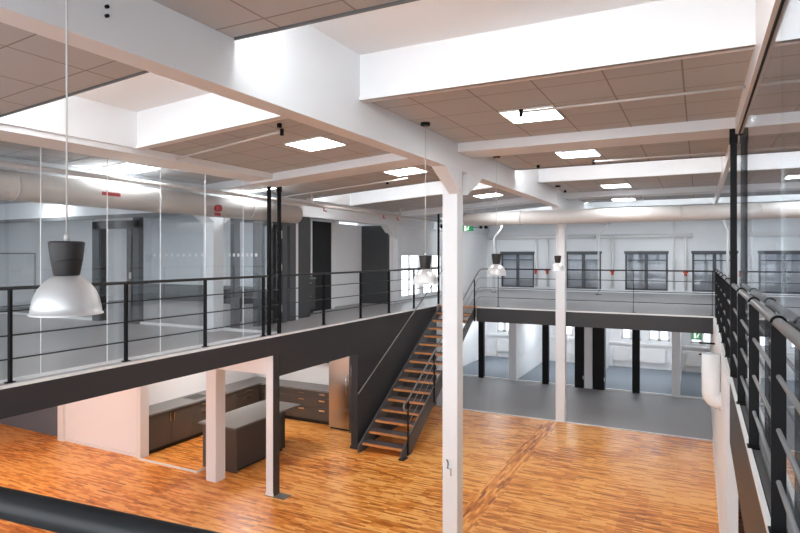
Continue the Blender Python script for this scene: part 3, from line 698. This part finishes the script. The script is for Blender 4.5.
# ------------------------------------------------------------ ceiling panel lights
proto = None
PL = [(-1.73, 6.78, 'with a conduit crossing its near edge, brightest on the atrium side', 'flush square ceiling panel nearest the camera on the atrium side'),
      (-1.73, 9.68, '', 'flush square ceiling panel beyond the first cross beam on the atrium side'),
      (-1.73, 14.5, '', 'flush square ceiling panel past the second roof well on the atrium side'),
      (-1.95, 18.1, '', 'far flush ceiling panel above the far deck'),
      (-4.73, 6.69, '', 'flush square ceiling panel left of the main beam before the cross beam'),
      (-4.78, 9.59, '', 'flush square ceiling panel left of the main beam past the cross beam'),
      (-7.72, 6.08, '', 'ceiling panel seen through the left glass above the duct'),
      (-7.8, 8.98, '', 'ceiling panel beyond the thin black posts behind glass'),
      (-13.4, 8.1, '', 'ceiling panel far inside the left glass room'),
      (-4.78, 14.3, '', 'flush ceiling panel in the far part left of the main beam'),
      (1.9, 6.78, '', 'ceiling panel over the right upper deck behind glass'),
      (1.9, 14.5, '', 'ceiling panel in the distance over the right deck'),
      (-12.0, 11.6, '', 'added ceiling panel in the middle of the rear left room'),  # this panel and the next three are added to brighten the left rooms
      (-15.0, 11.6, '', 'added ceiling panel in the far corner of the rear left room'),
      (-9.9, 10.6, '', 'added ceiling panel of the rear left room beside the cupboards'),
      (-11.5, 4.0, '', 'added ceiling panel in the near part of the left glass room'),
      (-6.6, 22.3, '', 'added ceiling panel near the far windows and side wall'),  # this panel and the next are added to brighten the far wall
      (-1.0, 22.3, '', 'added ceiling panel near the middle of the far windows')]
for x, y, _, lab in PL:
    if proto is None:
        proto = thing('ceiling_light', (x, y, ZC), lab, 'ceiling light', 'square ceiling light panels')
        box('diffuser', (x-0.295, x+0.295, y-0.295, y+0.295, ZC-0.012, ZC-0.001), LAMP, proto)
        MB().box(x-0.31, x+0.31, y-0.31, y-0.295, ZC-0.016, ZC).box(x-0.31, x+0.31, y+0.295, y+0.31, ZC-0.016, ZC).box(x-0.31, x-0.295, y-0.3, y+0.3, ZC-0.016, ZC).box(x+0.295, x+0.31, y-0.3, y+0.3, ZC-0.016, ZC).build('frame', TRIMW, proto)
    else:
        c = copy_tree(proto); c.location = (x, y, zl(x)-0.002); c['label'] = lab
        if -8.35 < x < -3.44: c.rotation_euler = (0, -math.atan(0.07), 0)

# ------------------------------------------------------------ pendants
def pendant(x, y, zb, zt, label):
    t = thing('pendant_lamp', (x, y, zb), label, 'pendant lamp', 'aluminium pendant lamps')
    P = [(0.163, 0.0), (0.163, 0.006), (0.157, 0.009), (0.153, 0.04), (0.144, 0.08), (0.127, 0.12), (0.102, 0.153), (0.075, 0.176), (0.052, 0.19)]
    I = [(r-0.004, z) for r, z in P[::-1]]
    MB().lathe(P+[(0.048, 0.19)]+I[1:]+[P[0]], (x, y, zb), 48).build('shade', ALU, t)
    cp = MB().lathe([(0.0, 0.186), (0.054, 0.188), (0.059, 0.20), (0.070, 0.262)], (x, y, zb), 40)
    cp.lathe([(0.070, 0.262), (0.080, 0.345), (0.080, 0.352), (0.072, 0.357), (0.0, 0.358)], (x, y, zb), 40)
    cp.build('cap', CAP, t)
    sr = [(x+(0.0655+0.004*math.cos(a_))*math.cos(a_), y+(0.0655+0.004*math.cos(a_))*math.sin(a_), zb+0.252+0.016*math.cos(a_)) for a_ in [2*math.pi*k/32 for k in range(33)]]
    MB().tube(sr, 0.0035, 6).build('slit', DARKV, t)
    MB().lathe([(0.0, 0.06), (0.03, 0.07), (0.045, 0.10), (0.03, 0.14), (0.02, 0.17), (0, 0.18)], (x, y, zb), 20).build('bulb', WHITEG, t)
    MB().tube([(x, y, zb+0.355), (x, y, zb+0.39)], 0.012, 10).build('gland', CORD, t)
    MB().tube([(x, y, zb+0.37), (x, y, zt)], 0.0045, 8).build('cord', CORD, t)
    MB().tube([(x, y, zt-0.035), (x, y, zt)], 0.06, 20).build('canopy', BLACK, t)
    return t
pendant(-2.76, 1.81, 4.085, ZC, 'nearest silver pendant lamp with dark cap, in front of the left glass wall')
pendant(-3.02, 6.6, 4.02, ZC, 'silver pendant lamp hanging just left of the middle column')
pendant(-2.96, 9.27, 4.05, ZC, 'silver pendant lamp hanging just right of the middle column')
pendant(-2.95, 13.9, 4.02, ZC, 'farthest small pendant lamp beside the column on the carpet edge')

# ------------------------------------------------------------ ducts and pipes
d1 = thing('air_duct', (-7.85, 0, 5.27), 'long round white duct hanging behind the left glass wall', 'air duct')
MB().tube([(-7.85, -2.9, 5.27), (-7.85, 10.35, 5.27)], 0.19, 32).build('duct_tube', DUCT, d1)
for y in (2.2, 4.4, 6.6, 8.8): MB().tube([(-7.85, y, 5.27), (-7.85, y+0.03, 5.27)], 0.197, 32).build('joint_ring', DUCT, d1)
d2 = thing('air_duct', (0, 15.3, 5.42), 'long round white duct crossing the far end in front of the window wall', 'air duct')
MB().tube([(-5.75, 15.2, 5.375), (4.9, 15.2, 5.375)], 0.18, 32).build('duct_tube', DUCT, d2)
for x in (-4.2, -0.4, 1.35): MB().tube([(x, 15.2, 5.375), (x+0.04, 15.2, 5.375)], 0.187, 32).build('joint_ring', DUCT, d2)
for x in (-5.2, -1.2): MB().tube([(x, 15.2, 5.6), (x, 15.2, ZC-0.0)], 0.006, 6).build('hanger', TRIMW, d2)
d3 = thing('air_duct', (0.16, 9.9, 2.2), 'short white duct elbow dropping beside the right deck edge', 'air duct')
MB().tube([(0.165, 10.1, 2.88), (0.165, 10.1, 2.29), (0.17, 10.1, 2.24), (0.2, 10.1, 2.20), (0.25, 10.1, 2.18), (0.30, 10.1, 2.18)], 0.13, 24).build('duct_tube', WHITEG, d3)
MB().tube([(0.275, 10.1, 2.18), (0.298, 10.1, 2.18)], 0.145, 24).build('collar', WHITEG, d3)
for z in (2.52, 2.28):
    o = MB().tube([(-0.0, 14.0, z), (0.30, 14.0, z)], 0.018, 8).build('bracket_rod', BLACK)
    tag(o, 'short dark rod sticking out %s under the right deck corner' % ('higher' if z > 2.4 else 'lower'), 'bracket')
p1 = thing('sprinkler_pipe', (-7.6, 0, 5.48), 'long pale pipe with red sprinkler heads behind the left railing', 'pipe')
MB().tube([(-7.6, -2.9, 5.5), (-7.6, 18.5, 5.5)], 0.035, 14).build('pipe', DUCT, p1)
for y in (10.6, 14.9): MB().tube([(-7.6, y, 5.5), (-7.6, y, 5.75)], 0.03, 8).build('hanger', DUCT, p1)
for y in (11.0, 13.8, 14.6): MB().tube([(-7.55, y, 5.42), (-7.55, y, 5.46)], 0.02, 8).tube([(-7.57, y, 5.40), (-7.52, y+0.06, 5.38)], 0.014, 6).build('sprinkler_head', ORANGE, p1)
def conduit(pts, label, r=0.014, head=True):
    t = thing('conduit', pts[0], label, 'conduit')
    MB().tube(pts, r, 8).build('pipe', CORD, t)
    if head: MB().tube([Vector(pts[0])+Vector((0, 0, 0.03)), Vector(pts[0])-Vector((0, 0, 0.05))], 0.024, 10).build('end_head', BLACK, t)
    return t
conduit([(-1.72, 6.25, 5.93), (0.38, 6.25, 5.93)], 'thin ceiling conduit beside the nearest atrium light panel')
conduit([(-1.55, 10.05, 5.93), (0.38, 10.05, 5.93)], 'thin ceiling conduit past the first cross beam')
conduit([(-4.5, 5.66, 5.88), (-6.55, 5.9, 5.74)], 'thin ceiling conduit before the left cross beam')
conduit([(-8.3, 10.1, 5.62), (-4.9, 9.9, 5.84)], 'thin ceiling conduit past the left cross beam')
for i, (x, y) in enumerate(((-4.45, 5.55), (-3.0, 15.0), (-2.3, 17.0), (-1.4, 17.2), (-5.6, 10.4), (-2.6, 8.0+2.6))):
    o = MB().tube([(x, y, zl(x)-0.05), (x, y, zl(x))], 0.03, 10).build('smoke_detector', BLACK)
    tag(o, 'small dark detector on the ceiling %s' % ('beside the left light panel', 'near the far duct end', 'above the far deck', 'above the far deck, farther right', 'left of the main beam past the cross beam', 'near the second pendant canopy')[i], 'detector', 'ceiling detectors')
# far wall service pipes
fp = thing('wall_pipes', (-6, 24.5, 5.15), 'white pipe run with red valves along the far wall, stair side', 'pipe')
MB().tube([(-8.2, 24.5, 5.16), (-3.7, 24.5, 5.16)], 0.08, 12).build('main_pipe', WHITEG, fp)
for x in (-6.1, -5.62):
    MB().tube([(x, 24.5, 5.16), (x, 24.5, 3.1)], 0.055, 12).build('drop_pipe', WHITEG, fp)
    MB().tube([(x-0.08, 24.42, 3.78), (x+0.08, 24.42, 3.78)], 0.035, 8).tube([(x, 24.42, 3.62), (x, 24.42, 3.84)], 0.05, 8).build('valve', ORANGE, fp)
fp2 = thing('wall_pipes', (-2, 24.5, 5.15), 'white pipe run with red valves along the far wall, glass side', 'pipe')
MB().tube([(-3.6, 24.5, 5.14), (-0.2, 24.5, 5.14)], 0.08, 12).build('main_pipe', WHITEG, fp2)
for x in (-3.05, -0.45):
    MB().tube([(x, 24.5, 5.14), (x, 24.5, 3.1)], 0.055, 12).build('drop_pipe', WHITEG, fp2)
    MB().tube([(x-0.08, 24.42, 3.76), (x+0.08, 24.42, 3.76)], 0.035, 8).tube([(x, 24.42, 3.62), (x, 24.42, 3.82)], 0.05, 8).build('valve', ORANGE, fp2)
MB().tube([(-0.85, 24.5, 6.3), (-0.85, 24.5, 3.1)], 0.04, 10).build('drop_pipe', WHITEG, fp2)
for i, (x, y) in enumerate(((-7.3, 22.5), (-3.35, 22.9), (0.82, 21.5))):
    t = thing('floor_pipe', (x, y, ZM), 'white vertical pipe with bent top before the far wall, %s' % ('behind the right hand pendant', 'near the carpet edge column', 'beside the black posts')[i], 'pipe')
    MB().tube([(x, y, ZM), (x, y, 5.05), (x+0.02, y, 5.15), (x+(0.3 if i < 2 else -0.08), y, 5.45), (x+(0.32 if i < 2 else -0.1), y, 5.6)], 0.045 if i != 1 else 0.03, 10).build('pipe', WHITEG, t)
    MB().tube([(x, y, ZM), (x, y, ZM+0.03)], 0.12, 14).build('base_plate', GREYP, t)
for i, (a, b) in enumerate(((-6.9, -6.2), (-4.7, -3.1), (0.2, 1.2))):
    pass
# alarm, labels
al = thing('alarm_sounder', (-7.6, 7.8, 5.1), 'red alarm sounder with a red label hanging at the round duct', 'alarm')
MB().tube([(-7.657, 7.8, 5.22), (-7.58, 7.8, 5.22)], 0.062, 20).build('sounder', RED, al)
box('label_plate', (-7.645, -7.63, 7.73, 7.87, 5.09, 5.14), RED, al)
MB().tube([(-7.643, 7.8, 5.12), (-7.643, 7.8, 5.30)], 0.01, 6).build('bracket', DUCT, al)
tag(MB().box(-7.659, -7.653, 5.55, 5.85, 5.25, 5.30).build('duct_label', RED), 'red arrow label on the round duct behind the left glass', 'label')
for z in (5.85, 5.795):
    o = MB().tube([(-3.138, 2.3, z), (-3.118, 2.3, z)], 0.011, 8).build('bolt', BLACK)
    tag(o, 'small dark bolt on the main beam face, %s of the pair' % ('upper' if z > 5.82 else 'lower'), 'bolt')
